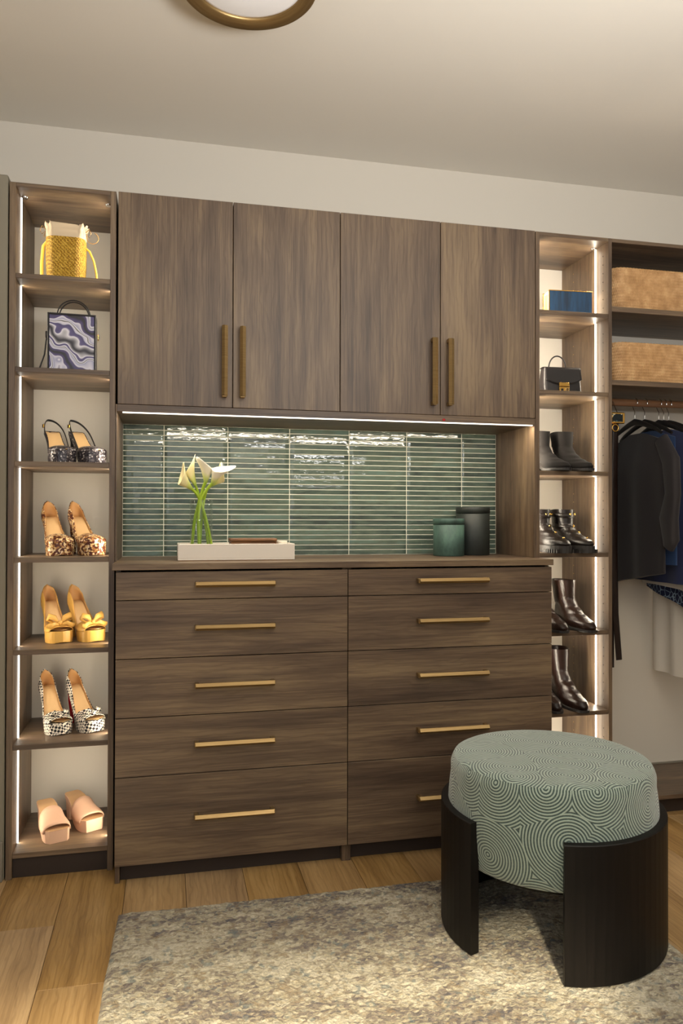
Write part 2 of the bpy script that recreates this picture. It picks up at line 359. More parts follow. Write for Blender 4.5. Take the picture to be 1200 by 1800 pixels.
# ------------------------------------------------------------------ room shell
WY, ZC = .337, 2.478
XL, XR, YF = -2.3, 3.3, -3.7
struct(bx('wall_back', wall_m, None, XL, XR, WY, WY+.1, 0, ZC, 0))
struct(bx('ceiling', ceil_m, None, XL-.1, XR+.1, YF-.1, WY+.1, ZC, ZC+.1, 0))
struct(bx('wall_left', side_m, None, XL-.1, XL, YF-.1, WY+.1, 0, ZC, 0))
struct(bx('wall_right', side_m, None, XR, XR+.1, YF-.1, WY+.1, 0, ZC, 0))
# wall behind the camera, with the window opening (x -1.6..0.9, z .35..2.08)
WX0, WX1, WZ0, WZ1 = -2.0, .35, .3, 2.21
mb = MB(); mb.box(XL, WX0, YF-.1, YF, 0, ZC, 0); mb.box(WX1, XR, YF-.1, YF, 0, ZC, 0)
mb.box(WX0, WX1, YF-.1, YF, 0, WZ0, 0); mb.box(WX0, WX1, YF-.1, YF, WZ1, ZC, 0)
struct(mb.build('wall_front', side_m))
mb = MB(); mb.box(WX0, WX0+.05, YF-.08, YF-.03, WZ0, WZ1); mb.box(WX1-.05, WX1, YF-.08, YF-.03, WZ0, WZ1)
mb.box(WX0+.05, WX1-.05, YF-.08, YF-.03, WZ0, WZ0+.05); mb.box(WX0+.05, WX1-.05, YF-.08, YF-.03, WZ1-.05, WZ1)
struct(mb.build('window_1', trim_m))
# return panel of painted wall left of the shelving
struct(bx('wall_return', ret_m, None, XL, -.478, .0, WY, 0, 2.15, .003))
struct(bx('baseboard_left', trim_m, None, XL, -.480, -.012, .0, 0, .121, .002))

fl = struct(bx('floor', plain('subfloor', srgb(40, 28, 18), .9), None, XL, XR, YF, WY, -.03, -.004, 0))
PW = .1755
i = 0; x = -.292 - 12*PW
while x < XR:
    ys = YF - R.random()*1.6
    while ys < WY:
        L = R.choice([1.4, 1.8, 2.1]); y0, y1 = max(ys, YF), min(ys+L, WY)
        xa, xb = max(x, XL), min(x+PW, XR)
        if y1-y0 > .02 and xb-xa > .02:
            MB().box(xa+.0006, xb-.0006, y0+.0006, y1-.0006, -.004, 0, .0009).build('plank', wood_plank, fl)
        ys += L
    x += PW

# ------------------------------------------------------------------ shelving towers
ZS = [1.852, 1.5640, 1.2745, .9787, .6960, .4060]
ZD = .0775
def tower(x0, x1, xi0, xi1, label, peg=False):
    t = thing('shelving_tower', label, 'shelving', (x0, 0, 0))
    bx('side_panel', wood_z, t, x0, xi0, 0, WY-.001, 0, 2.13)
    bx('side_panel', wood_z, t, xi1, x1, 0, WY-.001, 0, 2.13)
    bx('top_panel', wood_x, t, xi0, xi1, 0, WY-.001, 2.1165, 2.13)
    for z in ZS: bx('shelf', wood_x, t, xi0, xi1, .003, WY-.001, z-.0155, z)
    bx('bottom_shelf', wood_x, t, xi0, xi1, .003, WY-.001, ZD-.0155, ZD)
    bx('toe_kick', toe_m, t, xi0, xi1, .012, .027, 0, ZD-.0155)
    tops = [2.1165]+[z-.0155 for z in ZS]; bots = ZS+[ZD]
    for a, b in zip(tops, bots):
        for xs, sg in ((xi0, 1), (xi1, -1)):
            xa, xb = sorted((xs+sg*.0002, xs+sg*.0035))
            o = bx('led_strip', led_m, t, xa, xb, .079, .0855, b+.001, a-.001, 0)
    for xs in (xi0+.012, xi1-.012):
        MB().lathe([(.009, 2.112), (.011, 2.1155), (.011, 2.1164)], xs, .079, 16).build('strip_end_cap', chrome, t, world=True)
    if peg:
        for y in (.245, .035):
            mb = MB()
            for a, b in zip(tops, bots):
                zc = b + .03
                while zc < a-.03:
                    mb.lathe([(.0022, 0), (.0022, .0012)], 0, 0, 6); k = len(mb.v)-12-12
                    # rotate the last pin so that it faces into the bay
                    for q in range(len(mb.v)-24, len(mb.v)):
                        vx, vy, vz = mb.v[q]; mb.v[q] = (xi1-vz, y+vx, zc+vy)
                    zc += .032
            o = mb.build('peg_holes', brass if y > .1 else toe_m, t, world=True); o['kind'] = 'stuff'
    return t
tower(-.4735, -.1600, -.4550, -.1774, 'tall lit open shelving tower of bags and high heels at the left end', False)
tower(1.2800, 1.5840, 1.2950, 1.5695, 'tall lit open shelving tower of boots between drawers and hanging closet', True)

# ------------------------------------------------------------------ wall cabinets with doors
def handle_mesh(length, vertical):
    """bar pull; local: z along bar if vertical else x; standoff towards -y"""
    mb = MB(); L = length/2; st = .024; hw_ = .0095 if vertical else .0082
    sec = [(-hw_, -st), (-hw_, -st-.004), (-.001, -st-.012), (hw_, -st-.005), (hw_, -st)]
    rings = []
    for e in (-L+.003, L-.003):
        rings.append([(p, q, e) if vertical else (e, q, p) for p, q in sec])
    mb.loft(rings, smooth=False)
    for s in (-1, 1):
        e = s*(L-.0065)
        if vertical: mb.box(-.0075, .0075, -st-.001, 0, e-.0065, e+.0065, .001)
        else: mb.box(e-.0065, e+.0065, -st-.001, 0, -.0070, .0070, .001)
    return mb
DX = [-.1545, .2065, .5641, .9201, 1.2785]
ZB = 1.4605
hv = None
for c, (a, lab) in enumerate([(0, 'left wall cabinet with two tall flat brown doors above the tiled niche'), (2, 'right wall cabinet with two tall flat brown doors, beside the boot shelves')]):
    xa, xm, xb = DX[a], DX[a+1], DX[a+2]
    t = thing('wall_cabinet', lab, 'cabinet', (xa, 0, ZB))
    mb = MB(); xs = xa+.001 if a == 0 else xa+.0005; xe = xb-.0005 if a == 0 else xb-.0005
    mb.box(xs, xs+.016, .019, WY-.001, ZB+.002, 2.128, 0); mb.box(xe-.016, xe, .019, WY-.001, ZB+.002, 2.128, 0)
    mb.box(xs+.016, xe-.016, .019, WY-.001, 2.112, 2.128, 0); mb.box(xs+.016, xe-.016, .019, WY-.001, ZB+.002, ZB+.018, 0)
    mb.box(xs+.016, xe-.016, WY-.008, WY-.001, ZB+.018, 2.112, 0)
    mb.build('carcass', wood_z, t, world=True)
    for x0, x1, hx in ((xa, xm, xm-.028), (xm, xb, xm+.030)):
        d = thing('door', '', '', (0, 0, 0)); 
        del d['label'], d['category']
        bpy.data.objects.remove(d)
        dm = MB().box(x0+.0012, x1-.0012, 0, .0185, ZB, 2.131, .0009).build('door', wood_z, t, world=True)
        h = handle_mesh(.232, True).build('handle', brass, dm); h.location = (hx-xa, 0, 1.607-ZB)
        h['label'] = 'brass bar handle'

# ------------------------------------------------------------------ niche surround, light strip, backsplash
t = thing('niche_surround', 'brown wood surround of the tiled niche with a glowing strip along its top edge', 'panelling', (-.156, 0, .9635))
bx('side_panel', wood_z, t, -.1590, -.1545, .001, WY-.001, .9635, ZB-.001)
bx('side_panel', wood_z, t, 1.2750, 1.2795, .001, WY-.001, .9635, ZB-.001)
bx('top_board', wood_x, t, -.1545, 1.2750, .001, WY-.001, 1.4365, ZB-.001)
o = bx('led_strip', led_n, t, -.138, 1.2700, .004, .0105, 1.4330, 1.4362, 0)
o = bx('sensor_switch', red_sole, t, .928, .938, -.0015, .0009, 1.440, 1.4475, .0005); o['label'] = 'tiny red sensor'
MB().lathe([(.0055, 1.4545), (.0065, 1.4575), (.0065, 1.4594)], 1.222, .009, 14).build('door_bumper', chrome, t, world=True)
bs = thing('backsplash', 'grey green glazed brick tile backsplash in stacked columns inside the niche', 'backsplash', (-.1545, .325, .9635))
bx('grout_bed', grout, bs, -.1544, 1.2749, .3275, WY-.001, .9636, 1.4364, 0)
xt = [-.1545, -.0116, .2170, .4456, .6740, .9030, 1.1300, 1.2750]; NR = 25; pz = (1.4364-.9640)/NR
base_tiles = {}
for ci in range(7):
    for ri in range(NR):
        wdt = xt[ci+1]-xt[ci]-.0026; ht = pz-.0025
        key = (ci, (ri*7+ci*3) % 3)
        if key not in base_tiles:
            q = random.Random(hash(key) % 1000)
            def fn(u, v, q=q, ph=q.random()*9):
                edge = min(u, 1-u)*wdt/.0015; e2 = min(v, 1-v)*ht/.0008
                e = min(1, edge)*min(1, e2)
                return (u*wdt-wdt/2 , -.0013*e**.5-.0004*math.sin(u*17+ph)*e - .0003*math.sin(u*41+ph*2)*e, v*ht-ht/2+.0006*math.sin(u*13+ph)*(1 if v > .5 else -1)*0)
            mb = MB(); us = [0, .006]+[k/12 for k in range(1, 12)]+[.994, 1]; vs_ = [0, .05, .10, .90, .95, 1]
            mb.grid(15, 6, lambda u, v: fn(us[round(u*14)], vs_[round(v*5)]))
            o = mb.build('tile', tile_m, bs); base_tiles[key] = o
        else:
            o = base_tiles[key].copy(); COL.objects.link(o); o.parent = bs
        o.location = ((xt[ci]+xt[ci+1])/2+.1545, .0024, .0006+pz*(ri+.5))
        o.rotation_euler = (R.uniform(-.035, .035), 0, R.uniform(-.003, .003))

# ------------------------------------------------------------------ drawer units and countertop
DZ = [.9385, .8526, .6761, .4993, .3218, .0573]; HZ = [.899, .768, .592, .414, .195]
BX = [-.1495, .5659, 1.2815]; YB = -.1146
proto_h = None
for c in range(2):
    xa, xb = BX[c], BX[c+1]
    t = thing('drawer_unit', ['left bank of five wide brown drawers under the lily vase', 'right bank of five wide brown drawers, partly behind the round stool'][c], 'drawers', (xa, YB, 0))
    sa, sb = xa+(.001 if c == 0 else .0005), xb-(.0005 if c == 0 else .0022)
    bx('side_panel', wood_z, t, sa, sa+.014, YB+.020, WY-.001, 0, .9425)
    bx('side_panel', wood_z, t, sb-.014, sb, YB+.020, WY-.001, 0, .9425)
    bx('back_panel', wood_z, t, sa+.014, sb-.014, WY-.012, WY-.001, .05, .9425)
    bx('toe_kick', toe_m, t, sa+.014, sb-.014, YB+.042, YB+.056, 0, .056)
    for k in range(5):
        df = MB().box(xa+.0012, xb-.0012, YB, YB+.019, DZ[k+1]+.0012, DZ[k]-.0012, .0009).build('drawer_front', wood_x, t, world=True)
        h = handle_mesh(.246, False).build('handle', brass, df); h.location = ([.207, .9185][c]-xa, 0, HZ[k])
        h['label'] = 'brass bar handle'
ct = MB().box(-.1590, 1.2860, YB-.003, .326, .9435, .9635, .001).build('countertop', wood_x)
tag(ct, 'brown wood countertop over the drawers, holding tray and canisters', 'countertop')

# ------------------------------------------------------------------ hanging closet at the right
t = thing('hanging_closet', 'open hanging closet unit with basket shelves and wooden rail at the right edge', 'closet', (1.5845, 0, 0))
bx('top_panel', wood_x, t, 1.5845, 2.75, 0, WY-.001, 2.1165, 2.13)
bx('shelf', wood_x, t, 1.5845, 2.75, .003, WY-.001, 1.8625, 1.8820)
bx('shelf', wood_x, t, 1.5845, 2.75, .003, WY-.001, 1.5930, 1.6120)
bx('side_panel', wood_z, t, 2.75, 2.768, 0, WY-.001, 0, 2.13)
bx('bottom_shelf', wood_x, t, 1.5845, 2.75, .003, WY-.001, ZD-.0155, ZD)
bx('toe_kick', toe_m, t, 1.5845, 2.75, .04, .055, 0, ZD-.0155)
RY, RZ = .17, 1.5585
MB().tube([(1.5848, RY, RZ), (2.7495, RY, RZ)], .0145, 14, flat=.6).build('hanging_rail', wood('rail_wood', 'x', srgb(96, 66, 44), srgb(120, 84, 58), srgb(136, 98, 68), .35), t, world=True)
struct(bx('baseboard_back', trim_m, None, 1.5845, 2.75, WY-.012, WY-.0005, ZD+.0005, ZD+.005, 0))

# ------------------------------------------------------------------ ceiling light
cl = thing('ceiling_light', 'round flush ceiling light with brass ring and pale diffuser', 'lamp', (.19, -.606, ZC))
MB().lathe([(.150, 0), (.166, 0), (.173, -.012), (.173, -.055), (.170, -.058), (.142, -.050), (.139, -.046), (.139, -.02), (.150, -.01)], 0, 0, 72).build('ring', brass, cl)
MB().lathe([(.1385, -.012), (.1385, -.044), (.130, -.047), (.06, -.049), (.0001, -.0495)], 0, 0, 64).build('diffuser', diff_m, cl)

# ------------------------------------------------------------------ rug
mb = MB(); NX, NY = 430, 360
c0 = [(-.128, -.289), (1.262, -.297), (1.30, -2.3), (-.20, -2.3)]
from mathutils import noise as mn
def rugp(u, v):
    e = min(u, 1-u)*90; e2 = min(v, 1-v)*120
    x = (c0[0][0]*(1-u)+c0[1][0]*u)*(1-v)+(c0[3][0]*(1-v*0)*(1-u)+c0[2][0]*u)*v
    y = (c0[0][1]*(1-u)+c0[1][1]*u)*(1-v)+(c0[3][1]*(1-u)+c0[2][1]*u)*v
    wob = .004*mn.noise(Vector((x*6, y*6, 0)))
    h = .0100+.0042*mn.noise(Vector((x*62, y*118, 1)))+.0018*mn.noise(Vector((x*20, y*34, 4)))
    return (x+wob*(1-min(1, e/4)), y+wob*(1-min(1, e2/4)), .0008+(h)*min(1, e)**.5*min(1, e2)**.5)
mb.grid(NX, NY, lambda u, v: rugp(u, v**1.6))
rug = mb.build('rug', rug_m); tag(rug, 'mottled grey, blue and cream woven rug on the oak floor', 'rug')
ZR = .0150

# ------------------------------------------------------------------ stool
SC = (1.012, -.603); RO = .292; RI = .264
st = thing('upholstered_stool', 'round green cushioned stool with two curved black wooden side legs', 'stool', (SC[0], SC[1], ZR))
def ringwall(a0, a1, r0, r1, z0, z1, n=28, b=.002):
    mb = MB(); rings = []
    for i in range(n+1):
        a = math.radians(a0+(a1-a0)*i/n); c, s_ = math.cos(a), math.sin(a)
        rings.append([(r*c, r*s_, z) for r, z in ((r0, z0), (r1-b, z0), (r1, z0+b), (r1, z1-b), (r1-b, z1), (r0, z1))])
    return mb.loft(rings, True, True, True, False)
ringwall(70, 201, RI+.001, RO, 0, .327).build('leg', darkwood, st)
ringwall(248, 379, RI+.001, RO, 0, .327).build('leg', darkwood, st)
mb = MB(); uv = []
prof = []
zb, zt, rc = .196, .452, RI-.001
# profile: bottom centre -> bottom edge -> side -> soft top edge -> top centre
for r_, z_ in [(.0, zb), (.15, zb), (rc-.02, zb), (rc-.006, zb+.004), (rc, zb+.018)]: prof.append((r_, z_))
for k in range(1, 11): prof.append((rc+.010*math.sin(PI*k/11), zb+.018+(zt-.055-zb)*k/11))
prof += [(rc+.003, zt-.030), (rc-.001, zt-.018), (rc-.006, zt-.009), (rc-.014, zt-.005), (rc-.03, zt-.002), (rc-.07, zt), (rc-.14, zt+.002), (.06, zt+.003), (.0001, zt+.003)]
N = 72; rings = []
isplit = 17+1; prof.insert(17, prof[17])
for i, (r_, z_) in enumerate(prof):
    ring = []; topz = i >= isplit
    for k in range(N+1):
        a = 2*PI*k/N; ring.append((r_*math.cos(a), r_*math.sin(a), z_))
        if topz: uv.append((r_*math.cos(a)+3, r_*math.sin(a)+3))
        else: uv.append((rc*(a), z_+.02))
    rings.append(ring)
mb.loft(rings[:isplit], False, False, False); mb.loft(rings[isplit:], False, False, False)
me = mb.build('cushion', cushion_m, st, uv=uv)
MB().lathe([(.12, .180), (.225, .180), (.225, .1955), (.12, .1955)], 0, 0, 48).build('seat_base', darkwood, st)

# ------------------------------------------------------------------ platform shoes
def lerp(a, b, t): return a+(b-a)*t
def sst(t): t = max(0, min(1, t)); return t*t*(3-2*t)
def interp(tab, x):
    for (a, b), (c, d) in zip(tab, tab[1:]):
        if x <= c: return lerp(b, d, sst((x-a)/(c-a)))
    return tab[-1][1]
WID = [(0, .0), (.02, .011), (.07, .020), (.14, .025), (.35, .023), (.5, .030), (.7, .040), (.82, .040), (.91, .034), (.97, .020), (1, .0)]
def heel_shoe(name, label, loc, rz, kind, group, L=.185, HH=.118, PF=.034):
    """toe towards local -y"""
    st_ = thing(name, label, 'shoe', loc, rz, group)
    fab = {'sling': silver_glit, 'sequin': copper_glit, 'yellow': yellow_l, 'hound': hound_m}[kind]
    def Y(s): return L*(.5-s)
    def fb(s): return interp([(0, HH+.002), (.13, HH), (.62, PF), (1, PF+.004)], s)
    def wd(s):
        for (a, b), (c, d) in zip(WID, WID[1:]):
            if s <= c: return lerp(b, d, (s-a)/(c-a))
        return 0
    SS = [0, .01, .03, .06, .1, .15, .22, .3, .38, .46, .54, .6, .66, .72, .78, .84, .89, .93, .96, .985, 1]
    # platform and sole
    mb = MB(); rings = []
    for s in SS:
        x = wd(s)*1.04+.0006; zt_ = fb(s)-.001; zb_ = interp([(0, HH-.007), (.12, HH-.008), (.50, PF-.010), (.62, .0004), (1, .0004)], s)
        if s > .95: zb_ += (s-.95)*.09
        rings.append([(-x*.96, Y(s), zb_), (x*.96, Y(s), zb_), (x, Y(s), lerp(zb_, zt_, .4)), (x, Y(s), zt_), (-x, Y(s), zt_), (-x, Y(s), lerp(zb_, zt_, .4))])
    mb.loft(rings, True, True, True, False)
    o = mb.build('platform_sole', fab, st_)
    # insole
    mb = MB(); mb.grid(7, len(SS), lambda u, v: ((u*2-1)*wd(SS[round(v*(len(SS)-1))])*.93, Y(SS[round(v*(len(SS)-1))]), fb(SS[round(v*(len(SS)-1))])+.0012+.003*(2*u-1)**2))
    mb.build('insole', tan_in, st_)
    # heel
    mb = MB(); rings = []
    for k in range(9):
        q = k/8; z = lerp(HH-.006, 0.0003, q); r_ = interp([(0, .021), (.25, .0125), (.7, .0075), (1, .0068)], q)
        yc = Y(.085)-.004*0 + interp([(0, -.002), (.4, .004), (1, -.002)], q)
        rings.append([(r_*math.cos(2*PI*j/12)*.9, yc+r_*math.sin(2*PI*j/12), z) for j in range(12)])
    mb.loft(rings); mb.build('heel', {'sling': black_plastic, 'sequin': fab, 'yellow': yellow_l, 'hound': red_sole}[kind], st_)
    # quarter (back wall around the heel) unless slingback
    send = .60
    path = [(s, -1) for s in [.60, .52, .44, .36, .28, .20, .13, .08, .04, .015]]+[(0, 0)]+[(s, 1) for s in [.015, .04, .08, .13, .20, .28, .36, .44, .52, .60]]
    def toph(s): return {'sling': 0, 'sequin': interp([(0, .056), (.03, .050), (.16, .030), (.35, .018), (.6, .014)], s), 'yellow': interp([(0, .058), (.03, .052), (.16, .034), (.4, .020), (.6, .016)], s), 'hound': interp([(0, .056), (.03, .050), (.16, .032), (.38, .018), (.6, .014)], s)}[kind]
    if kind != 'sling':
        for nm, mt, sc_, up_ in (('quarter', fab, 1.02, 0), ('lining', tan_line, .93, -.0012)):
            mb = MB(); n = len(path)
            def fq(u, v):
                s, sd = path[round(u*(n-1))]; x = wd(s)*sd*sc_; h = toph(s)
                yb = (1-sc_)*L*.28 if s < .05 else 0
                bulge = .003*math.sin(PI*v)
                return (x*(1+.0*v)-(sd*.004*v if s < .3 else 0)+sd*bulge, Y(s)-yb+(bulge if s < .05 else 0)-.004*v*(1 if s < .1 else 0), lerp(fb(s)-.006*(nm == 'quarter'), fb(s)+h+up_, v))
            mb.grid(n, 5, fq); mb.build(nm, mt, st_, solid=.0012)
    else:
        # slingback straps
        pts = []
        for k in range(-14, 15):
            q = abs(k)/14; sd = -1 if k < 0 else 1
            pts.append((sd*.033*math.sin(min(1, q/.75)*PI/2)**.9, lerp(Y(0)+.008, Y(.58), q**1.15), lerp(HH+.046, PF+.010, q**1.7)))
        mb = MB(); mb.tube(pts, .0016, 6, flat=2.6, side=(1, 0, 0)); mb.build('strap', black_plastic, st_)
        mb = MB(); p = pts[8]; mb.box(p[0]-.006, p[0]-.002, p[1]-.006, p[1]+.006, p[2]-.006, p[2]+.006, .001); b_ = mb.build('buckle', gold, st_)
        mb = MB(); n = len(path)
        mb.grid(n, 3, lambda u, v: (wd(path[round(u*(n-1))][0])*path[round(u*(n-1))][1], Y(path[round(u*(n-1))][0]), fb(path[round(u*(n-1))][0])-.006+v*.012)); mb.build('welt', fab, st_, solid=.001)
    # vamp
    peep = kind in ('hound', 'yellow')
    s0, s1 = .55, (.90 if peep else .995)
    hv_ = {'sling': .026, 'sequin': .034, 'yellow': .030, 'hound': .030}[kind]
    ns = 12
    def fv(u, v):
        s = lerp(s0+.05*math.cos((u-.5)*PI)**2*0, s1, v); s = s + (.055*(math.sin(PI*u))*(1-v))
        a = PI*u; x = -math.cos(a)*(wd(s)*1.05+.0008)
        hgt = hv_*(1 if not peep else 1)*(math.sin(PI*min(1, (1.0-s)/.45+.16)/2)**.8 if s < 1 else 0)
        if peep: hgt = lerp(hv_, .017, v)
        hgt = max(.001, hgt)
        return (x, Y(s), fb(s)-.004+hgt*math.sin(a)**.7)
    mb = MB(); mb.grid(17, ns, fv); mb.build('vamp', fab, st_, solid=.0014)
    if kind == 'sequin':
        mb = MB()
        for j in range(26):
            a = R.uniform(.3, PI-.3); s = R.uniform(.72, .93); mb.ball((-math.cos(a)*wd(s), Y(s)-.002, fb(s)+.024*math.sin(a)*(1-.5*(s-.72)/.2)), R.uniform(.003, .006), 6)
        q = mb.build('rosette', fab, st_)
    if kind == 'hound':
        mb = MB()
        for sx in (-1, 1):
            mb.tube([(sx*.004, Y(.84), PF+.022), (sx*.016, Y(.83), PF+.034), (sx*.028, Y(.80), PF+.028), (sx*.016, Y(.78), PF+.020), (sx*.003, Y(.82), PF+.020)], [.003, .006, .0075, .006, .003], 8)
        mb.ball((0, Y(.85), PF+.022), .008, 8); mb.build('knot_bow', fab, st_)
    if kind == 'yellow':
        mb = MB()
        for sx in (-1, 1):
            mb.tube([(sx*.003, Y(.80), PF+.026), (sx*.016, Y(.82), PF+.044), (sx*.034, Y(.80), PF+.050), (sx*.037, Y(.76), PF+.040), (sx*.020, Y(.76), PF+.028), (sx*.004, Y(.79), PF+.024)], [.003, .009, .011, .010, .006, .003], 8, flat=.45)
            mb.tube([(sx*.004, Y(.84), PF+.022), (sx*.020, Y(.88), PF+.026), (sx*.036, Y(.90), PF+.018), (sx*.044, Y(.88), PF+.020)], [.003, .007, .008, .006], 8, flat=.35)
        mb.ball((0, Y(.83), PF+.027), .008, 8); mb.build('bow', yellow_l, st_)
    return st_
def pair(kind, z, ly, rows, nm, labs, rz, group, **kw):
    for (x, y, dr), lab in zip(rows, labs): heel_shoe(nm, lab, (x, y, z), rz+dr, kind, group, **kw)
rz0 = math.radians(24)
pair('sling', ZS[2]+.0003, 0, [(-.352, .165, .0), (-.265, .165, .16)], 'slingback_heel', ['left shoe of the grey glitter slingback platform pair', 'right shoe of the grey glitter slingback platform pair'], rz0, 'grey glitter slingback pair', HH=.112, PF=.040)
pair('sequin', ZS[3]+.0003, 0, [(-.358, .165, .0), (-.265, .165, .16)], 'platform_pump', ['left shoe of the copper sequin platform pair', 'right shoe of the copper sequin platform pair'], rz0, 'copper sequin pump pair', HH=.122, PF=.040)
pair('yellow', ZS[4]+.0003, 0, [(-.362, .190, .0), (-.268, .190, .16)], 'bow_pump', ['left shoe of the yellow peep toe pair with bows', 'right shoe of the yellow peep toe pair with bows'], rz0, 'yellow bow pump pair', HH=.118, PF=.036)
pair('hound', ZS[5]+.0003, 0, [(-.362, .170, .04), (-.268, .175, .18)], 'houndstooth_pump', ['left shoe of the black and white houndstooth pair', 'right shoe of the black and white houndstooth pair'], rz0, 'houndstooth pump pair', HH=.126, PF=.036)

def mule(label, loc, rz):
    s_ = thing('mule_sandal', label, 'shoe', loc, rz, 'nude mule pair'); L = .180; HH, PF = .082, .036
    def Y(s): return L*(.5-s)
    def fb(s): return interp([(0, HH), (.2, HH-.004), (.6, PF), (1, PF+.003)], s)
    def wd(s): return interp([(0, .020), (.05, .028), (.3, .030), (.6, .037), (.8, .041), (.93, .038), (1, .028)], s)
    SS = [0, .03, .08, .15, .25, .35, .45, .55, .65, .75, .85, .92, .97, 1]
    rings = []
    for s in SS:
        x = wd(s); zt_ = fb(s); zb_ = interp([(0, HH-.014), (.2, HH-.018), (.52, .012), (.62, .0004), (1, .0004)], s)
        rings.append([(-x*.95, Y(s), zb_), (x*.95, Y(s), zb_), (x, Y(s), zt_), (-x, Y(s), zt_)])
    MB().loft(rings, smooth=False).build('platform_sole', nude_l, s_)
    mb = MB(); mb.grid(5, len(SS), lambda u, v: ((u*2-1)*wd(SS[round(v*(len(SS)-1))])*.95, Y(SS[round(v*(len(SS)-1))]), fb(SS[round(v*(len(SS)-1))])+.0008)); mb.build('insole', nude_in, s_)
    rings = []
    for q in range(5):
        k = q/4; z = lerp(HH-.010, .0003, k); rx, ry = lerp(.025, .022, k), lerp(.024, .019, k)
        rings.append([(rx*(abs(math.cos(a))**.6)*math.copysign(1, math.cos(a)), Y(.13)+ry*(abs(math.sin(a))**.6)*math.copysign(1, math.sin(a)), z) for a in [2*PI*j/20 for j in range(20)]])
    MB().loft(rings).build('block_heel', nude_l, s_)
    def fv(u, v):
        s = lerp(.50, .90, v); a = PI*u; x = -math.cos(a)*(wd(s)*1.04+.001); hg = lerp(.050, .020, v)
        return (x, Y(s)-.006*math.sin(a)*v, fb(s)-.010+(hg+.006)*abs(math.sin(a))**.62)
    MB().grid(19, 9, fv).build('strap', nude_l, s_, solid=.003)
    return s_
mule('left mule of the nude block heel pair, nearer the shelf front', (-.362, .140, ZD+.0003), math.radians(22))
mule('right mule of the nude block heel pair, set further back', (-.272, .205, ZD+.0003), math.radians(30))

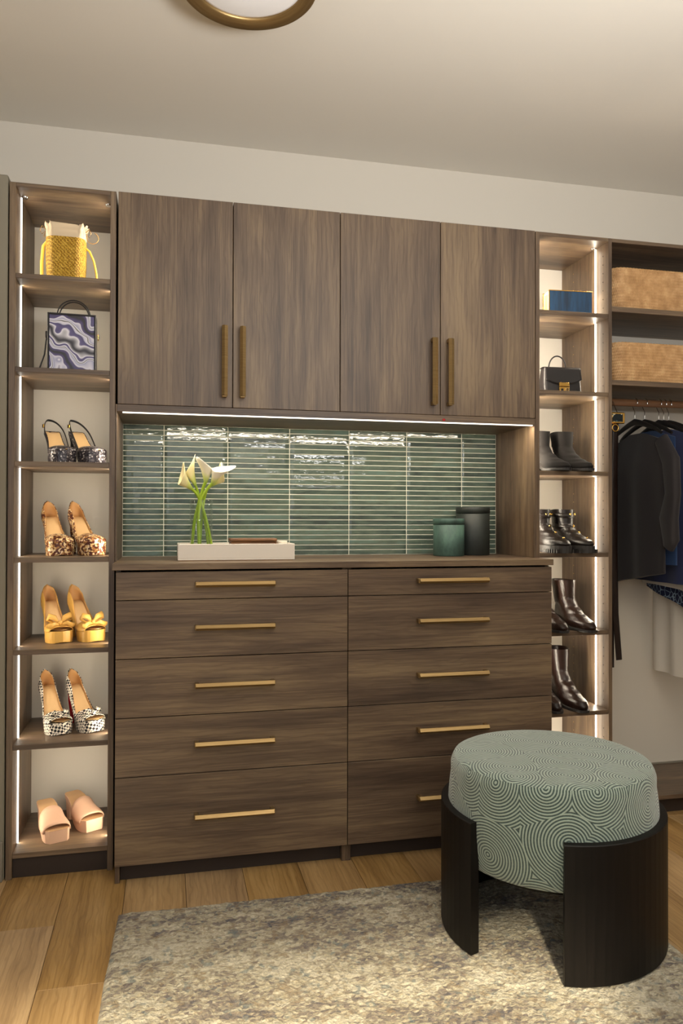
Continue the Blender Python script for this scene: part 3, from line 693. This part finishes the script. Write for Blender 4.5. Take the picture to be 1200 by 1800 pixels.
# ------------------------------------------------------------------ boots
def boot(name, label, loc, rz, mat, kind, group, ht=.17, heel=.035, L=.25):
    b = thing(name, label, 'boot', loc, rz, group)
    yb = .065; yt = yb-L          # back of heel, tip of toe (toe towards -y)
    sole = .007 if kind != 'biker' else .024
    ftop = heel+.05 if kind != 'biker' else .085
    # slices: z -> (y back, y front, half width)
    toe_w = .030
    def sl(z):
        # instep curve: front y as function of z
        k = (z-sole)/(ht-sole)
        fr = interp([(0, yt+.004), (.06, yt-.001), (.14, yt+.010), (.22, yt+.045), (.32, yt+.085), (.45, yt+.120), (.6, yt+.140), (1, yt+.142-(.0))], k)
        bk = interp([(0, yb-.008), (.1, yb), (.25, yb-.002), (.45, yb-.010), (.7, yb-.004), (1, yb+.002)], k)
        hw = interp([(0, .036), (.12, .040), (.3, .034), (.5, .033), (1, .040)], k)
        return bk, fr, hw
    rings = []; zs = []
    NZ = 34
    for i in range(NZ+1):
        k = (i/NZ)**1.25; z = lerp(sole, ht, k); zs.append(z)
        bk, fr, hw = sl(z); yc = (bk+fr)/2; ly = (bk-fr)/2; ring = []
        for j in range(26):
            a = 2*PI*j/26; c, s_ = math.cos(a), math.sin(a); y = yc+ly*c
            lift = 0
            # heeled boot: underside rises towards the heel
            zz = z
            if kind != 'biker':
                rise = heel*sst((y-(yt+.10))/.09); zz = z + rise*(1-k)**2.2
            q = (bk-y)/(bk-fr) if bk != fr else 0
            wf = 1.0
            if ly > .06: wf = interp([(0, .82), (.3, .80), (.6, 1.0), (.85, 1.0), (1, .95)], q)
            ring.append((hw*wf*(abs(s_)**.85)*math.copysign(1, s_), y, zz + .0015*math.sin(y*60+z*90)*(k > .3)))
        rings.append(ring)
    mb = MB(); mb.loft(rings, True, True, False)
    # inside of the opening
    top = rings[-1]; cx = sum(p[0] for p in top)/26; cyy = sum(p[1] for p in top)/26
    inn = [(cx+(p[0]-cx)*.93, cyy+(p[1]-cyy)*.95, p[2]-.001) for p in top]; inn2 = [(cx+(p[0]-cx)*.85, cyy+(p[1]-cyy)*.9, p[2]-.05) for p in top]
    mb.loft([top, inn, inn2], True, False, True)
    mb.build('upper', mat, b, sub=1)
    # sole
    n = 30; out = []
    for j in range(n):
        a = 2*PI*j/n; c, s_ = math.cos(a), math.sin(a); y = (yb+yt)/2+(yb-yt)/2*1.02*c; q = (yb-y)/(yb-yt)
        wf = interp([(0, .80), (.35, .74), (.7, 1.0), (1, .95)], max(0, min(1, q)))
        out.append((.041*wf*(abs(s_)**.75)*math.copysign(1, s_), y))
    def rz_(y): return 0 if kind == 'biker' else heel*sst((y-(yt+.10))/.09)
    th = sole
    r0 = [(x, y, rz_(y)+.0003+(0 if kind != 'biker' else 0)) for x, y in out]; r1 = [(x*1.02, y, rz_(y)+th*.6) for x, y in out]; r2_ = [(x, y, rz_(y)+th+.002) for x, y in out]
    MB().loft([r0, r1, r2_], smooth=False).build('sole', rubber, b)
    if kind != 'biker':
        rings = []
        for q in range(4):
            k = q/3; z = lerp(heel+.002, .0003, k); sx, sy = lerp(.029, .024, k), lerp(.030, .024, k)
            rings.append([(sx*(abs(math.cos(a))**.7)*math.copysign(1, math.cos(a)), yb-.033+sy*(abs(math.sin(a))**.7)*math.copysign(1, math.sin(a)), z) for a in [2*PI*j/20 for j in range(20)]])
        MB().loft(rings).build('heel', rubber, b)
    else:
        mb = MB()
        for j in range(18):
            y = lerp(yb-.01, yt+.02, j/17); q = (yb-y)/(yb-yt); wf = interp([(0, .80), (.35, .74), (.7, 1.0), (1, .8)], q)
            for s_ in (-1, 1): mb.box(s_*.0385*wf-.004, s_*.0385*wf+.004, y-.0035, y+.0035, .0002, .013, 0)
        mb.build('tread', rubber, b)
        for z, hw in ((ht-.018, .0435), (ht-.062, .040)):
            bk, fr, h_ = sl(z); pts = [((h_+.003)*math.cos(a), (bk+fr)/2+((bk-fr)/2+.003)*math.sin(a), z+.006*math.sin(a)) for a in [2*PI*j/24 for j in range(25)]]
            MB().tube(pts, .0022, 6, flat=1, side=(0, 0, 1)).build('strap', mat, b)
            rr = [[(p[0], p[1], p[2]+dz) for p in pts[:-1]] for dz in (-.009, .009)]
            MB().loft(rr, True, False, False).build('strap', mat, b, solid=.002)
        k = 0
        for z in (ht-.018, ht-.062, ht-.085, ht-.105):
            bk, fr, h_ = sl(z)
            for a in ((-90, -60, -30, 0, 180) if z > ht-.03 else (-75, -20)):
                a = math.radians(a); mb = MB(); mb.ball(((h_+.004)*math.cos(a), (bk+fr)/2+((bk-fr)/2+.004)*math.sin(a), z), .0042, 8); mb.build('stud', gold, b)
    if kind == 'chelsea':
        bk, fr, h_ = sl(ht*.75); mb = MB(); mb.box(h_-.003, h_+.0015, -.004, .02, ht*.45, ht*.98, 0); 
    return b
BX1, BX2 = 1.372, 1.468
boot('heeled_boot', 'left boot of the dark suede pointed pair, top boot shelf', (BX1, .135, ZS[2]+.0003), .10, suede, 'heeled', 'dark suede ankle boots', .155, .045, .235)
boot('heeled_boot', 'right boot of the dark suede pointed pair, top boot shelf', (BX2, .135, ZS[2]+.0003), .06, suede, 'heeled', 'dark suede ankle boots', .155, .045, .235)
boot('studded_boot', 'left boot of the black lug sole pair with gold studs', (BX1, .135, ZS[3]+.0003), .10, blk_leather, 'biker', 'black studded boots', .158, .02, .235)
boot('studded_boot', 'right boot of the black lug sole pair with gold studs', (BX2, .135, ZS[3]+.0003), .05, blk_leather, 'biker', 'black studded boots', .158, .02, .240)
boot('ankle_boot', 'left boot of the creased brown leather ankle pair', (BX1-.01, .13, ZS[4]+.0003), .08, brn_leather, 'heeled', 'brown leather ankle boots', .175, .028, .235)
boot('ankle_boot', 'right boot of the creased brown leather ankle pair', (BX2+.002, .13, ZS[4]+.0003), .06, brn_leather, 'heeled', 'brown leather ankle boots', .175, .028, .245)
boot('slim_boot', 'left boot of the glossy dark brown pointed pair, lowest boot shelf', (BX1-.015, .155, ZS[5]+.0003), .05, dkbrn_leather, 'heeled', 'dark brown slim boots', .205, .032, .235)
boot('slim_boot', 'right boot of the glossy dark brown pointed pair, lowest boot shelf', (BX2-.012, .155, ZS[5]+.0003), .04, dkbrn_leather, 'heeled', 'dark brown slim boots', .205, .032, .245)

# ------------------------------------------------------------------ bags
# yellow woven bucket bag
b = thing('bucket_bag', 'yellow woven bucket bag with gathered cream canvas top', 'bag', (-.322, .115, ZS[0]+.0003))
def rrect(hx, hy, r, n=6):
    pts = []
    for cx, cy, a0 in ((hx-r, hy-r, 0), (-hx+r, hy-r, 90), (-hx+r, -hy+r, 180), (hx-r, -hy+r, 270)):
        for k in range(n+1):
            a = math.radians(a0+90*k/n); pts.append((cx+r*math.cos(a), cy+r*math.sin(a)))
    return pts
rings = []
for k in range(26):
    q = k/25; hx = lerp(.056, .060, q)+.002*math.sin(q*PI); hy = lerp(.038, .043, q); z = .148*q
    amp = .0011
    rings.append([(x*(1+amp/.06*((j+k) % 2)), y*(1+amp/.04*((j+k) % 2)), z) for j, (x, y) in enumerate(rrect(hx, hy, .03, 12))])
MB().loft(rings, True, True, False).build('body', raffia, b)
rings = []
for k in range(12):
    q = k/11; hx = lerp(.058, .064, q); hy = lerp(.041, .046, q)-.012*q; z = .146+.048*q
    ring = []
    for j, (x, y) in enumerate(rrect(hx, hy, .025, 14)):
        g = 1+.055*math.sin(j*.9+1)*q+.03*math.sin(j*2.1)*q; g -= .05*math.exp(-((q-.62)/.12)**2)
        ring.append((x*g, y*g, z+(.004*math.sin(j*.9+1)+.002*math.sin(j*2.3))*q))
    rings.append(ring)
MB().loft(rings, True, False, False).build('canvas_top', canvas, b, solid=.0015)
for sx in (-1, 1):
    MB().tube([(sx*.060, -.01, .176), (sx*.072, -.02, .185), (sx*.078, -.022, .170), (sx*.072, -.02, .158), (sx*.062, -.015, .172), (sx*.066, -.018, .150)], .0013, 6).build('drawcord', cord_m, b)
MB().tube(arc((.082, -.01, .160), .018, PI*.9, PI*2.4, 16), .0011, 6).build('drawcord', cord_m, b)
MB().tube([(-.060, 0, .140), (-.070, -.004, .125), (-.074, -.008, .07), (-.073, -.01, .004)], .0055, 8, flat=.3, side=(1, 0, 0)).build('strap', yellow_strap, b)
MB().tube([(.060, 0, .128), (.072, -.004, .118), (.086, -.006, .085), (.094, -.008, .045), (.097, -.010, .002)], .0035, 8, flat=.6, side=(1, 0, 0)).build('strap', yellow_strap, b)
MB().tube([(-.073, -.010, .004), (-.092, -.012, .003), (-.112, -.014, .0052), (-.12, -.015, .002)], .004, 8, flat=.4).build('strap', yellow_strap, b)

# marbled box bag
b = thing('box_bag', 'purple and white marbled box handbag with black trim and round top handles', 'bag', (-.300, .105, ZS[1]+.0003), math.radians(2))
hw, hd, hh = .0735, .034, .189
MB().box(-hw, hw, -hd, hd, 0, hh, .003).build('body', black_box, b)
MB().box(-hw+.006, hw-.006, -hd-.0016, -hd+.001, .004, hh-.006, .0005).build('marbled_panel', marble_m, b)
mb = MB()
for x0, x1, z0, z1 in ((-hw, -hw+.005, 0, hh), (hw-.005, hw, 0, hh), (-hw+.005, hw-.005, hh-.005, hh)):
    mb.box(x0, x1, -hd-.003, -hd, z0, z1, .0008)
mb.build('trim', black_box, b)
for dy, rr_ in ((-.012, .050), (.010, .046)):
    MB().tube(arc((.004, dy, hh-.001), rr_, 0, PI, 20, ry=.050), .0022, 8).build('top_handle', black_box, b)
MB().lathe([(.012, -.004), (.012, .004)], 0, 0, 16).build('side_stud', black_box, b).matrix_local = Matrix.Translation((-hw-.0045, 0, .125)) @ Matrix.Rotation(PI/2, 4, 'Y')
MB().tube(arc((hw+.005, 0, .125), .009, -PI/2, PI*1.5, 16, 'yz'), .0018, 6).build('side_ring', gold, b)
MB().tube([(-hw-.006, 0, .115), (-hw-.012, -.004, .06), (-hw-.028, -.008, .008), (-hw-.020, -.012, .004), (-hw+.0, -.041, .0035)], .0025, 8, flat=.5).build('strap', black_box, b)

# blue clutch
b = thing('box_clutch', 'dark blue fabric clutch with gold frame and beige side', 'bag', (1.462, .10, ZS[0]+.0003), math.radians(-4))
MB().box(-.084, .084, -.0245, .0245, .002, .096, .002).build('body', canvas, b)
MB().box(-.083, .083, -.0275, -.0246, .003, .095, .001).build('front_panel', blue_m, b)
MB().box(-.083, .083, .0246, .0275, .003, .095, .001).build('back_panel', blue_m, b)
mb = MB()
for y in (-.026, .026):
    mb.box(-.0855, .0855, y-.0022, y+.0022, .0955, .0985, .0006)
for y in (-.026, .026): mb.box(-.0870, -.0841, y-.0015, y+.0015, .001, .0985, .0005)
mb.build('frame', gold, b)
MB().ball((.0, 0, .1), .005, 10).build('clasp', gold, b)
MB().box(-.0862, -.0842, -.012, .012, .006, .085, 0).build('gusset', tan_line, b)

# black flap handbag
b = thing('flap_handbag', 'small black leather flap handbag with gold clasp and round handle', 'bag', (1.432, .105, ZS[1]+.0003), math.radians(-3))
rings = []
for k in range(9):
    q = k/8; hx = lerp(.074, .070, q)+.002*math.sin(PI*q); hy = lerp(.034, .020, q)
    rings.append([(x, y, .098*q) for x, y in rrect(hx, hy, .012, 5)])
MB().loft(rings).build('body', black_box, b)
def flap(u, v):
    x = (u*2-1)*.0715; d = v
    if v < .25: q = v/.25; return (x, lerp(.016, -.022, q), .1002+.002*math.sin(PI*q))
    q = (v-.25)/.75; low = .036+.018*abs(u*2-1)**2.2
    return (x, lerp(-.0235, -.034, q), lerp(.099, low, q))
MB().grid(21, 14, flap).build('flap', black_box, b, solid=.0025)
MB().tube(arc((-.012, -.004, .100), .034, 0, PI, 22, ry=.046), .0026, 8).build('top_handle', black_box, b)
mb = MB(); mb.box(-.020, .020, -.0395, -.0355, .004, .026, .001); mb.build('clasp_plate', gold, b)
mb = MB(); mb.box(-.020, .020, -.0390, -.0345, .028, .042, .001); mb.build('clasp_plate', gold, b)
MB().lathe([(.008, 0), (.008, .003), (.004, .003), (.004, 0)], 0, 0, 18).build('clasp_ring', brass, b).matrix_local = Matrix.Translation((.010, -.0395, .015)) @ Matrix.Rotation(PI/2, 4, 'X')
MB().box(-.014, -.005, -.0405, -.0395, .011, .019, 0).build('clasp_slot', black_box, b)

# ------------------------------------------------------------------ baskets
def basket(label, x0, x1, y0, y1, z0, h):
    cx, cy = (x0+x1)/2, (y0+y1)/2; t = thing('wicker_basket', label, 'basket', (cx, cy, z0), 0, 'wicker baskets on the closet shelves')
    hx, hy = (x1-x0)/2, (y1-y0)/2; base = rrect(hx, hy, .045, 10)
    # resample the outline evenly
    P = [Vector((a, b_)) for a, b_ in base]; P.append(P[0]); ln = [0]
    for a, b_ in zip(P, P[1:]): ln.append(ln[-1]+(b_-a).length)
    NP = 2*round(ln[-1]/.0062); out = []
    j = 0
    for i in range(NP*2):
        d = ln[-1]*i/(NP*2)
        while ln[j+1] < d: j += 1
        out.append(P[j].lerp(P[j+1], (d-ln[j])/max(1e-9, ln[j+1]-ln[j])))
    NPt = len(out); rows = int(h/.0102); rings = []
    for k in range(rows*4+1):
        z = h*k/(rows*4); row = k//4; ph = (k % 4)/4
        flare = 1+.03*z/h; ring = []
        for i, p in enumerate(out):
            nx = p.normalized(); wv = math.sin(PI*ph)*(.0030+.0030*math.cos(2*PI*(i/4)+PI*(row % 2)))
            ring.append((p.x*flare+nx.x*wv, p.y*flare+nx.y*wv, z))
        rings.append(ring)
    MB().loft(rings, True, True, False).build('woven_side', wicker, t)
    inn = [[(p.x*1.03*.97, p.y*1.03*.955, h), ] for p in out]
    r_ = [[(p.x*.985, p.y*.97, h) for p in out], [(p.x*.96, p.y*.94, .012) for p in out]]
    MB().loft(r_, True, False, True).build('lining', plain('basket_inside', srgb(120, 84, 50), .8), t)
    pts = [(p.x*1.012, p.y*1.0, h+.001+.0012*math.sin(i*1.5)) for i, p in enumerate(out[::2])]; pts.append(pts[0])
    MB().tube(pts, .0052, 8).build('rim', wicker, t)
    return t
basket('wicker basket on the upper closet shelf', 1.612, 2.08, .030, .315, 1.8823, .150)
basket('wicker basket on the lower closet shelf', 1.616, 2.08, .030, .315, 1.6123, .142)

# ------------------------------------------------------------------ hangers and clothes
def hanger(label, x, w=.20, col=black_plastic, drop=.055):
    t = thing('clothes_hanger', label, 'hanger', (x, RY, RZ), 0)
    r_ = .0185
    pts = [(0, r_*math.cos(a), r_*math.sin(a)) for a in [math.radians(q) for q in range(200, -41, -15)]]
    pts += [(0, .006, -.026), (0, 0, -.034), (0, 0, -.062)]
    MB().tube(pts, .0016, 7).build('hook', chrome, t)
    sh = [(0, s_*w, -.075-drop*abs(s_)**1.3-.004*(abs(s_) > .9)) for s_ in [-1, -.8, -.6, -.4, -.2, 0, .2, .4, .6, .8, 1]]
    MB().tube(sh, [.006, .008, .009, .010, .011, .013, .011, .010, .009, .008, .006], 10, flat=.75).build('shoulders', col, t)
    return t
HX = [1.792, 1.836, 1.899, 1.921, 1.944]
labs = ['black hanger nearest the boot shelves, inside the black cardigan', 'black hanger second from the boot shelves', 'black hanger holding the navy dress', 'black hanger holding the patterned navy top', 'black hanger farthest right, holding the white blouse']
for x, l in zip(HX, labs): hanger(l, x, .165)
def garment(name, label, cat, x, y0, y1, zt, zb, mat, slope=.25, thick=.016, rip=.008, nf=4, hem=0.0, flare=0.0, ph=0.0, hemf=None):
    t = thing(name, label, cat, (x, (y0+y1)/2, zt)); yc = 0; hy = (y1-y0)/2; N_ = 56; rings = []
    for k in range(30):
        q = k/29; ring = []
        for j in range(N_):
            a = 2*PI*j/N_; c, s_ = math.cos(a), math.sin(a); w_ = hy*(1+flare*q)
            y = w_*c; top = -slope*max(0, abs(y)-.04)-(.010 if abs(y) < .03 else 0); bot = zb-zt+hem*(y/hy)
            if hemf: bot += hemf(y/hy)
            th = thick*(.35+.65*sst(q*4))
            xx = th*(abs(s_)**.7)*math.copysign(1, s_)+rip*sst(q*2)*math.sin(nf*y/hy*PI/1.4+ph+.8*q)
            ring.append((xx, y, lerp(top, bot, q)))
        rings.append(ring)
    MB().loft(rings, True, True, True).build('body', mat, t)
    return t
def sleeve(t, pts, rad, mat, flat=.5):
    rr = rad; MB().tube(pts, rr, 16, flat=flat, side=(0, 1, 0)).build('sleeve', mat, t)
g = garment('black_cardigan', 'long black knitted cardigan hanging nearest the boot shelves', 'clothing', 1.795, -.005, .325, 1.435, .872, cl_black, .30, .018, .007, 3, hem=-.028)
sleeve(g, [(0, -.150, -.035), (.008, -.195, -.12), (.012, -.200, -.24), (.006, -.185, -.33), (.004, -.20, -.41), (.004, -.185, -.44)], [.035, .045, .040, .048, .042, .028], cl_black)
sleeve(g, [(-.004, .15, -.035), (-.012, .150, -.2), (-.012, .155, -.4), (-.01, .15, -.55), (-.01, .15, -.60)], [.03, .04, .036, .03, .028], cl_black)
g = garment('blue_top', 'dark blue top hanging behind the black cardigan', 'clothing', 1.840, -.010, .345-.015, 1.445, .93, cl_blue, .28, .012, .006, 3, ph=1)
g = garment('navy_dress', 'navy dress hanging between the cardigan and white blouse', 'clothing', 1.893, -.06, .325, 1.45, .855, cl_navy, .28, .010, .004, 4, ph=2)
g = garment('patterned_top', 'navy top with pale blue floral pattern, hem showing under the navy dress', 'clothing', 1.946, -.07, .322, 1.45, .775, floral, .28, .008, .004, 3, ph=.5, hem=.05)
g = garment('white_blouse', 'white blouse hanging between the navy dress and the patterned top', 'clothing', 1.920, -.09, .31, 1.452, .84, cl_white, .28, .007, .003, 3, ph=1.5, hemf=lambda q: -.16*max(0, -q-.45))
# skirt hangs behind the patterned top
g = garment('pale_skirt', 'pale grey pleated skirt hanging lowest, under the patterned top', 'clothing', 1.978, -.10, .315, 1.20, .480, cl_grey, .05, .010, .008, 5, flare=.05, ph=.7)
MB().tube([(0, 0, .25), (0, 0, .0)], .0015, 6).build('skirt_hook', chrome, g)
# belt with gold buckle
b = thing('belt', 'dark leather belt with square gold buckle hanging beside the boot shelves', 'belt', (1.690, .13, 1.49))
mb = MB(); mb.box(-.032, .030, -.006, .006, -.021, .023, .003); mb.build('buckle_frame', gold, b)
mb = MB(); mb.box(-.026, .018, -.0085, -.006, -.014, .016, .001); mb.build('buckle_face', glitter('buckle_inlay', [(0, srgb(20, 30, 34)), (.5, srgb(60, 90, 96)), (.6, srgb(200, 190, 160)), (.7, srgb(10, 12, 16))], 120), b)
MB().tube(arc((-.012, -.004, -.038), .013, 0, 2*PI, 20), .003, 8).build('buckle_ring', gold, b)
MB().tube([(-.008, 0, -.02), (-.010, .004, -.2), (-.011, .004, -.5), (-.008, .002, -.75), (.006, 0, -.93)], .013, 10, flat=.18, side=(1, 0, 0)).build('strap', dkbrn_leather, b)
MB().tube([(-.016, .010, -.02), (-.018, .012, -.3), (-.019, .012, -.7), (-.020, .01, -.96)], .011, 10, flat=.2, side=(1, 0, 0)).build('strap', dkbrn_leather, b)
MB().tube([(0, .0, .020), (0, .02, .050), (0, .038, .080), (0, .055, .0836)], .0015, 6).build('hook', chrome, b)

# ------------------------------------------------------------------ countertop things
ZT = .9638
tr = thing('tray', 'long white lacquered tray on the countertop', 'tray', (.222, .075, ZT))
tx, ty, th_ = .188, .085, .054
mb = MB(); mb.box(-tx, tx, -ty, ty, .002, .008, .0005); mb.box(-tx, tx, -ty, -ty+.007, .008, th_); mb.box(-tx, tx, ty-.007, ty, .008, th_)
mb.box(-tx, -tx+.007, -ty+.007, ty-.007, .008, th_); mb.box(tx-.007, tx, -ty+.007, ty-.007, .008, th_); mb.build('tray_body', tray_m, tr)
MB().box(-tx+.004, tx-.004, -ty+.004, ty-.004, 0, .0022, 0).build('foot', tan_line, tr)
vx, vy, vz = .111, .082, ZT+.0085
va = thing('glass_vase', 'clear glass cylinder vase of lilies standing in the white tray', 'vase', (vx, vy, vz))
MB().lathe([(.0001, 0), (.036, 0), (.0375, .002), (.0375, .187), (.0365, .189), (.0352, .187), (.0352, .008), (.0001, .007)], 0, 0, 48).build('glass', glass, va)
MB().lathe([(.0001, .0075), (.0349, .0082), (.0349, .128), (.0001, .128)], 0, 0, 40).build('water', water, va)
def calla(label, pts, rr, tipdir, face, L=.075, mat=spathe_m, wide=1.0):
    """pts: stem points (local to the vase); tipdir axis of the flower; face: the side where the long tip leans"""
    t = thing('calla_lily', label, 'flower', (vx, vy, vz), 0, None)
    P = [Vector(p) for p in pts]; sm = []
    for i in range(len(P)-1):
        p0, p1, p2, p3 = P[max(i-1, 0)], P[i], P[i+1], P[min(i+2, len(P)-1)]
        for k in range(6):
            u = k/6; sm.append(.5*((2*p1)+(p2-p0)*u+(2*p0-5*p1+4*p2-p3)*u*u+(3*p1-p0-3*p2+p3)*u**3))
    sm.append(P[-1])
    MB().tube(sm, [rr]*(len(sm)-3)+[rr, rr*1.05, rr*1.1], 9).build('stem', stem_m, t)
    ax = Vector(tipdir).normalized(); fc = Vector(face); fc = (fc-ax*fc.dot(ax)).normalized(); sd = ax.cross(fc)
    o = P[-1]-ax*.006; uv = []
    def fn(u, v):
        a = 2*PI*u*1.06-PI*1.06; ca = (1+math.cos(a))/2           # a=0 is the tip side
        r_ = rr*.9+(.0185*wide)*v**1.15*(1+.35*v**3*ca)
        hgt = L*v*(.58+.42*ca**1.4)+.012*v**6*ca**6
        out = .010*v**4*(ca**3)
        spiral = 1+.05*u*v
        return o+ax*hgt+fc*(r_*math.cos(a)*spiral+out)+sd*(r_*math.sin(a)*spiral)
    mb = MB(); nu, nv = 29, 13; mb.grid(nu, nv, fn)
    for j in range(nv):
        for i in range(nu): uv.append((i/nu, j/(nv-1)))
    mb.build('spathe', mat, t, uv=uv, solid=.0008)
    MB().tube([o+ax*.006, o+ax*L*.3, o+ax*L*.5], [.003, .0036, .002], 8).build('spadix', yellow_strap, t)
calla('leftmost calla lily, yellowish and drooping left', [(.034, -.012, .006), (.033, -.010, .040), (.016, -.008, .1207), (-.003, -.004, .1827), (-.016, -.004, .2097), (-.034, -.006, .228)], .0050, (-.70, -.2, .75), (.55, 0, 1), .074, spathe_y, .95)
calla('cream calla lily second from the left, with an upright tip', [(.024, .010, .006), (.023, .010, .040), (.012, .010, .1207), (-.001, .008, .1777), (-.011, .006, .2147), (-.020, .004, .240)], .0044, (-.36, .05, 1), (.35, 0, 1), .090, spathe_y, .80)
calla('white calla lily in the middle with a pointed upright tip', [(-.031, -.010, .006), (-.030, -.010, .040), (-.022, -.010, .1207), (-.009, -.010, .1777), (.004, -.010, .2247), (.013, -.012, .250)], .0052, (.02, -.12, 1), (-.6, -.45, .3), .076, spathe_m, .9)
calla('white calla lily opening to the right with a long pointed tip', [(-.009, -.022, .006), (-.008, -.022, .040), (-.010, -.020, .1207), (-.003, -.018, .1867), (.018, -.018, .2247), (.036, -.020, .246)], .0050, (.46, -.35, .85), (1, .0, .1), .080, spathe_m, 1.0)
calla('pale calla lily half hidden behind the rightmost white one', [(-.004, .018, .006), (-.003, .018, .045), (.004, .016, .1487), (.013, .014, .2057), (.023, .012, .2287), (.038, .012, .242)], .0044, (.75, .1, .75), (.6, 0, 1), .066, spathe_y, .85)

bxx = thing('keepsake_box', 'small brown ribbed wooden box lying in the white tray', 'box', (.282, .090, ZT+.0083))
MB().box(-.074, .074, -.030, .030, 0, .052, .004).build('body', bamboo, bxx)
MB().box(-.080, .080, -.033, .033, .0522, .062, .003).build('lid', bamboo, bxx)
for x in (-.076, .072): MB().box(x, x+.006, -.032, .032, .004, .052, .002).build('end_block', bamboo, bxx)
dsh = thing('dish', 'tiny pale dish at the right end of the white tray', 'dish', (.383, .095, ZT+.0083))
MB().lathe([(.0001, .001), (.012, 0), (.016, .04), (.019, .052), (.0175, .052), (.012, .012), (.0001, .010)], 0, 0, 24).build('bowl', plain('pale_ceramic', srgb(224, 214, 196), .3), dsh)

def canister(label, x, y, r, h, mat, lid=.25):
    t = thing('canister', label, 'canister', (x, y, ZT), 0)
    zs_ = h*(1-lid)
    MB().lathe([(.0001, 0), (r-.002, 0), (r, .002), (r, zs_-.001), (r-.0015, zs_)], 0, 0, 56).build('body', mat, t)
    MB().lathe([(r-.0012, zs_+.0012), (r+.0012, zs_+.0018), (r+.0012, h-.002), (r-.0005, h), (r-.006, h), (r-.009, h-.006), (.0001, h-.007)], 0, 0, 56).build('lid', mat, t)
canister('short green round canister at the right of the counter', 1.022, .185, .0575, .138, can_green, .16)
canister('tall dark charcoal round canister behind the short green one', 1.141, .240, .0635, .182, can_dark, .14)
